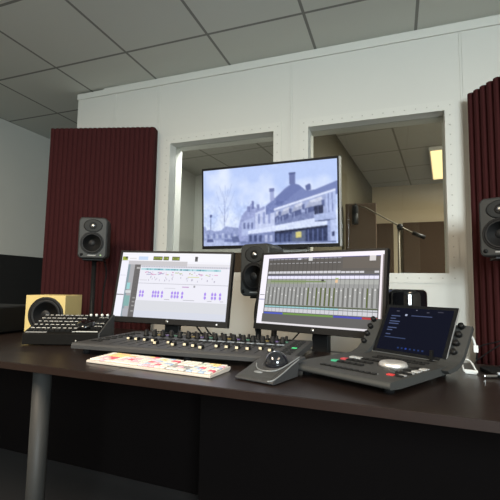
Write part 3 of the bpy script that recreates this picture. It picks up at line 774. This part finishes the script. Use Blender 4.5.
for k in range(16):
    x = 0.125 + k * 0.0362
    pbox('fader_slot', BLACKM, mx, x - 0.0012, x + 0.0012, 0.035, 0.165, MZ - 0.001, MZ + 0.0006)
    for y in (0.175, 0.192): pbox('button', KEYB, mx, x - 0.012, x + 0.012, y, y + 0.011, MZ - 0.001, MZ + 0.003)
    pbox('channel_strip_label', colmat((150, 158, 166) if k >= 7 else (70, 72, 76)), mx, x - 0.013, x + 0.013, 0.228, 0.242, MZ - 0.001, MZ + 0.0012)
    pbox('button', colmat([(60, 62, 64), (64, 110, 90), (96, 80, 130), (120, 104, 50)][(k * 7) % 4]), mx, x - 0.012, x + 0.012, 0.30, 0.312, MZ - 0.001, MZ + 0.003)
    pbox('channel_display', GLOSSB, mx, x - 0.015, x + 0.015, 0.350, 0.375, MZ - 0.001, MZ + 0.001)
for r in range(9):
    for k in range(2): pbox('button', KEYB, mx, 0.700 + k * 0.022, 0.716 + k * 0.022, 0.05 + r * 0.035, 0.062 + r * 0.035, MZ - 0.001, MZ + 0.003)
for r in range(7):
    for k in range(2): pbox('button', KEYB, mx, 0.03 + k * 0.024, 0.046 + k * 0.024, 0.06 + r * 0.04, 0.072 + r * 0.04, MZ - 0.001, MZ + 0.003)
MB().box(0.722, 0.738, 0.155, 0.167, MZ + 0.003, MZ + 0.0045).build('green_light', mat_emit('green_key', (0.05, 0.55, 0.18), 0.5), mx)
for k in range(16):
    x = 0.125 + k * 0.0362; y = caps_y[k]
    cp = MB().prism([(y - 0.006, MZ), (y - 0.006, MZ + 0.009), (y + 0.004, MZ + 0.008), (y + 0.012, MZ + 0.011), (y + 0.013, MZ)], x - 0.006, x + 0.006, 'x').build('fader_cap', BLACK, mx, bevel=0.001)
    pbox('cap_front', CREAMCAP, cp, x - 0.0046, x + 0.0046, y - 0.0085, y - 0.0055, MZ + 0.002, MZ + 0.0092)
    kn = MB().lathe([(0.011, MZ), (0.011, MZ + 0.006), (0.0088, MZ + 0.008), (0.0082, MZ + 0.022), (0.007, MZ + 0.0235)], 16, M=Matrix.Translation((x, 0.265, 0))).build('rotary_knob', BLACK, mx)
    MB().lathe([(0.0075, MZ), (0.0075, MZ + 0.005), (0.0055, MZ + 0.007), (0.005, MZ + 0.018), (0.004, MZ + 0.019)], 14, M=Matrix.Translation((x, 0.333, 0))).build('rotary_knob', BLACK, mx)

# ------------------------------------------------------------------ trackball
tb = thing('trackball_mouse', 'charcoal trackball mouse with big dark ball, right of the keyboard', 'trackball', (-0.388, 0.969, DZ), -16)
Wt = 0.114
prof = [(0.0, 0.002), (0.0, 0.008), (0.012, 0.012), (0.05, 0.022), (0.09, 0.034), (0.130, 0.044), (0.160, 0.049), (0.164, 0.041), (0.126, 0.037), (0.120, 0.003)]
MB().prism(prof, 0, Wt, 'x').build('base', CHAR, tb, bevel=0.004, seg=3)
MB().prism([(0.004, 0.0095), (0.014, 0.0135), (0.05, 0.0235), (0.064, 0.028), (0.064, 0.024), (0.05, 0.0195), (0.014, 0.010)], 0.012, Wt - 0.014, 'x').build('wrist_plate', CHAR2, tb, bevel=0.002)
MB().lathe([(0.010, 0), (0.010, 0.0012), (0.008, 0.002)], 24, M=Matrix.Translation((0.048, 0.034, 0.0188)) @ Matrix.Rotation(math.atan2(.010, .038), 4, 'X'), sx=1.3, sy=0.55).build('badge', MATS['pale_silver'] if 'pale_silver' in MATS else mat('pale_silver', (0.21, 0.22, 0.225), 0.4, 0.2), tb)
Mt = Matrix.Translation((0.067, 0.090, 0.026)) @ Matrix.Rotation(math.atan2(.010, .04), 4, 'X')
MB().lathe([(0.0375, 0.0), (0.0375, 0.009), (0.0345, 0.011), (0.032, 0.008)], 40, M=Mt).build('scroll_ring', CHAR, tb)
MB().lathe([(0.0305 * math.cos(t), 0.0305 * math.sin(t)) for t in [R(-60 + 10 * i) for i in range(15)]] + [(0.0004, 0.0305)], 40, M=Matrix.Translation((0.067, 0.090, 0.037))).build('ball', BALL, tb)
# silver seam that runs round the front of the ball and back along the side
seam = spline([(0.014, 0.074, 0.0315), (0.034, 0.050, 0.0245), (0.062, 0.042, 0.0225), (0.090, 0.052, 0.0255), (0.103, 0.090, 0.0365), (0.105, 0.145, 0.0485)], 8)
MB().tube(seam, 0.0017, 8).build('silver_seam', mat('pale_silver', (0.21, 0.22, 0.225), 0.4, 0.2), tb)
edge = spline([(0.098, 0.000, 0.0085), (0.110, 0.010, 0.0118), (0.1122, 0.05, 0.0223), (0.1122, 0.09, 0.0343), (0.1118, 0.13, 0.0443)], 8)
MB().tube(edge, 0.0018, 8).build('silver_edge', MATS['pale_silver'], tb)

# ------------------------------------------------------------------ control dock with tablet
dk = thing('control_dock', 'grey control surface with silver jog wheel and upright side arms, right of trackball', 'controller', (-0.281, 1.080, DZ), -28)
DW, DD, DT = 0.300, 0.370, 0.032
# local: x along the front edge, y to the back
bd = MB().prism([(0.004, 0.016), (0.0, 0.022), (0.004, DT - 0.002), (0.010, DT), (DD, DT), (DD, 0.012), (0.05, 0.012)], 0, DW, 'x').build('base', CHAR2, dk, bevel=0.003)
for fx, fy in ((0.03, 0.05), (DW - 0.03, 0.05), (0.03, DD - 0.04), (DW - 0.03, DD - 0.04)):
    MB().lathe([(0.013, 0), (0.013, 0.013)], 14, M=Matrix.Translation((fx, fy, 0))).build('foot', BLACKM, dk)
MB().lathe([(0.037, DT), (0.037, DT + 0.004), (0.034, DT + 0.010), (0.030, DT + 0.012), (0.012, DT + 0.012), (0.001, DT + 0.011)], 48, M=Matrix.Translation((0.207, 0.188, 0))).build('jog_wheel', mat('brushed_jog', (0.85, 0.83, 0.80), 0.38, 0.75, var=0.02), dk)
def dbtn(x0, x1, y0, y1, h, m): pbox('button', m, dk, x0, x1, y0, y1, DT - 0.001, DT + h)


for k in range(10):
    x = 0.075 + k * 0.0165
    dbtn(x, x + 0.013, 0.046, 0.058, 0.003, KEYB)
    pbox('legend_strip', colmat((150, 150, 150)), dk, x, x + 0.013, 0.060, 0.064, DT - 0.001, DT + 0.001)
for r in range(3):
    for k in range(5):
        x = 0.06 + k * 0.020; y = 0.115 + r * 0.045
        m_ = KEYB
        if (r, k) == (0, 0): m_ = colmat((70, 170, 130))
        if (r, k) == (1, 0): m_ = colmat((190, 70, 76))
        if r == 2 and k < 2: m_ = colmat((170, 172, 172))
        dbtn(x, x + 0.016, y, y + 0.016, 0.004, m_)
        if k < 4: pbox('legend_strip', colmat((120, 120, 120)), dk, x, x + 0.016, y + 0.019, y + 0.023, DT - 0.001, DT + 0.0008)
for r in range(4):
    y = 0.072 + r * 0.040
    for k in range(2):
        x = 0.252 + k * 0.022
        dbtn(x, x + 0.016, y, y + 0.012, 0.003, colmat((200, 60, 60)) if (r, k) == (0, 0) else (KEYB if k == 0 or r < 2 else colmat((176, 176, 174))))
        dbtn(x, x + 0.016, y + 0.016, y + 0.026, 0.002, KEYB if k == 0 else colmat((150, 150, 150)))
for k in range(8):
    dbtn(0.10 + k * 0.02, 0.114 + k * 0.02, 0.262, 0.272, 0.003, KEYB); dbtn(0.10 + k * 0.02, 0.114 + k * 0.02, 0.290, 0.300, 0.003, KEYB)
# arms: curved plates that sweep up and back beside the tablet
TIL = 31.0
TILA = 43.0
prof_c = [(0.26, DT - 0.004), (0.31, DT), (0.342, DT + 0.008), (0.368, DT + 0.024)]
e = Vector((math.sin(R(TILA)), math.cos(R(TILA))))
for k in range(1, 6): prof_c.append((0.368 + e.x * 0.021 * k, DT + 0.024 + e.y * 0.021 * k))
ARM = []
for (x0, x1) in ((-0.004, 0.040), (DW - 0.036, DW + 0.018)):
    top = prof_c; bot = [(y + 0.012, z - 0.010) for y, z in reversed(prof_c)]
    ar = MB().prism(top + bot, x0, x1, 'x').build('arm', CHAR2, dk, bevel=0.002)
    for k in range(4):
        t = k / 3.0
        py, pz = 0.372 + t * 0.062, DT + 0.027 + t * 0.068
        tilt = TILA
        kx = x0 + (0.010 if x0 < 0.1 else 0.027)
        MB().lathe([(0.0085, -0.004), (0.0085, 0.010), (0.0075, 0.013), (0.002, 0.0135)], 18, M=Matrix.Translation((kx, py, pz)) @ Matrix.Rotation(R(90 - tilt), 4, 'X')).build('soft_knob', BLACK, ar)
    ARM.append(ar)
MB().prism([(y + 0.001, z - 0.011) for y, z in prof_c[3:]] + [(y + 0.010, z - 0.011) for y, z in reversed(prof_c[3:])], 0.040, DW - 0.040, 'x').build('tablet_rest', CHAR, dk)

tbw, tbh = 0.240, 0.172
tab = thing('tablet', 'dark-screened tablet leaning on the grey control surface', 'tablet', (0.026, 1.316, DZ + DT), -33)
rt = (R(-TIL), 0, 0)
cz = tbh / 2 * math.cos(R(TIL)); cy = tbh / 2 * math.sin(R(TIL))
tbo = MB().box(-tbw / 2, tbw / 2, 0.0, 0.006, -tbh / 2, tbh / 2).build('body', mat('tablet_alu', (0.55, 0.56, 0.57), 0.3, 0.8), tab, (0, cy, cz + 0.003), rt, bevel=0.0015)
MB().box(-tbw / 2 + 0.001, tbw / 2 - 0.001, -0.0012, 0.0004, -tbh / 2 + 0.001, tbh / 2 - 0.001).build('bezel', GLOSSB, tbo)
p = Pic(0.216, 0.150)
p.rect(0, 0, 1, 1, (17, 20, 36))
for u, v, l, c_ in ((.14, .07, .05, 90), (.62, .07, .04, 84), (.78, .045, .08, 70), (.45, .03, .02, 120)): p.rect(u, v, u + l, v + .02, (c_, c_, c_ + 14))
p.rect(.30, .145, .335, .19, (176, 184, 210)); p.rect(.40, .165, .72, .185, (74, 84, 118))
for v, l in ((.19, .15), (.255, .09), (.32, .17), (.375, .16), (.475, .15), (.53, .09), (.63, .08), (.70, .34)): p.rect(.075, v, .075 + l, v + .022, (84, 96, 132) if v < .69 else (60, 72, 104))
for k, u in enumerate((.33, .39, .45, .515, .58, .64, .70)):
    p.rect(u, .91, u + .028, .945, (44, 70, 160) if k == 2 else (40, 58, 104))
tl_ = mat_attr('tablet_light', 0.85); tl_.node_tree.nodes['Principled BSDF'].inputs['Specular IOR Level'].default_value = 0.0; tl_.node_tree.nodes['Principled BSDF'].inputs['Base Color'].default_value = (0.002, 0.002, 0.002, 1)
p.mb.build('screen', tl_, tbo, (0, -0.0016, 0))
MB().box(0.075, 0.082, -0.004, 0.008, 0, 0.030).box(0.071, 0.086, -0.012, 0.009, -0.001, 0.002).build('clip', BLACK, tab)


# ------------------------------------------------------------------ cables and plugs
def cable(name, label, pts, r, m, group=None, n=10):
    return tag(MB().tube(spline(pts, n), r, 8).build(name, m), label, 'cable', group)


cable('cable', 'black cable slanting down behind left display, nearer its stand', [(-0.885, 1.62, 0.86), (-0.868, 1.66, 0.80), (-0.850, 1.69, 0.76), (-0.83, 1.70, 0.7445)], 0.004, BLACKM, 'cables behind the left display')
cable('cable', 'black cable slanting down behind left display, farther from its stand', [(-0.835, 1.625, 0.86), (-0.822, 1.66, 0.80), (-0.808, 1.69, 0.76), (-0.79, 1.70, 0.7445)], 0.004, BLACKM, 'cables behind the left display')
cable('cable', 'black cable looping out at the left edge of the right display', [(-0.545, 1.70, 0.99), (-0.575, 1.69, 0.93), (-0.588, 1.69, 0.87), (-0.585, 1.69, 0.80), (-0.56, 1.69, 0.72), (-0.54, 1.70, 0.704)], 0.004, BLACKM)
cable('cable', 'thin black cable hanging below the middle of the right display', [(-0.375, 1.67, 0.86), (-0.378, 1.69, 0.80), (-0.45, 1.71, 0.72), (-0.46, 1.72, 0.704)], 0.003, BLACKM)
cable('cable', 'dark cable hanging beside the left speaker stand', [(-1.775, 2.10, 1.15), (-1.745, 2.10, 1.05), (-1.745, 2.08, 0.9), (-1.725, 2.06, 0.6), (-1.70, 2.10, 0.2), (-1.66, 2.18, 0.012)], 0.005, BLACKM)
cable('cable', 'upper thin black cable stretched before the right wine red panel', [(0.262, 1.62, 0.735), (0.322, 1.9, 0.745), (0.394, 1.90, 0.772), (0.45, 1.93, 0.80)], 0.0028, BLACKM, 'cables to the right speaker')
cable('cable', 'lower thin black cable stretched before the right wine red panel', [(0.255, 1.60, 0.70), (0.305, 1.88, 0.69), (0.394, 1.90, 0.757), (0.455, 1.94, 0.79)], 0.0028, BLACKM, 'cables to the right speaker')
# white cable over the right arm
wc = thing('white_cable', 'white charging cable looped over the right arm, with plug', 'cable', (0.188, 1.375, DZ))
MB().tube(spline([(-0.055, -0.045, 0.112), (-0.02, -0.03, 0.120), (0.010, 0.012, 0.112), (0.032, 0.045, 0.090), (0.040, 0.05, 0.065)], 10), 0.0035, 8).build('lead', WHITEP, wc)
MB().box(0.034, 0.048, 0.044, 0.056, 0.044, 0.066).build('plug', WHITEP, wc, bevel=0.002)
wa = thing('white_adapter', 'white plug and short lead lying on desk behind the grey control surface', 'plug', (0.195, 1.30, DZ))
MB().box(-0.018, 0.018, -0.004, 0.004, 0.004, 0.012).box(-0.015, 0.015, -0.003, 0.003, 0, 0.005).build('plug', WHITEP, wa, (0, 0, 0), (0, 0, R(-10)), bevel=0.002)
MB().tube(spline([(-0.018, 0.0, 0.009), (-0.014, 0.06, 0.030), (0.008, 0.06, 0.026), (0.018, 0.03, 0.004)], 8), 0.0026, 8).build('lead', WHITEP, wa)
ds = thing('silver_cable', 'grey cable with silver plug lying on the right end of desk', 'cable', (0.225, 1.255, DZ))
MB().tube(spline([(0.03, 0.015, 0.012), (0.09, 0.03, 0.010), (0.17, 0.03, 0.006), (0.27, 0.02, 0.005)], 8), 0.0042, 8).build('lead', mat('grey_cable', (0.28, 0.31, 0.34), 0.4), ds)
MB().box(-0.008, 0.030, -0.005, 0.005, 0.003, 0.010).build('plug', SILVER, ds, rot=(0, 0, R(26)), bevel=0.002)
bk = tag(MB().prism(rrect(0.20, 0.13, 0.03), 0, 0.010, 'z').build('black_pouch', BLACKM, None, (0.335, 1.345, DZ), (0, 0, R(12)), bevel=0.004), 'flat black pouch on the right end of desk, behind the grey cable', 'pouch')
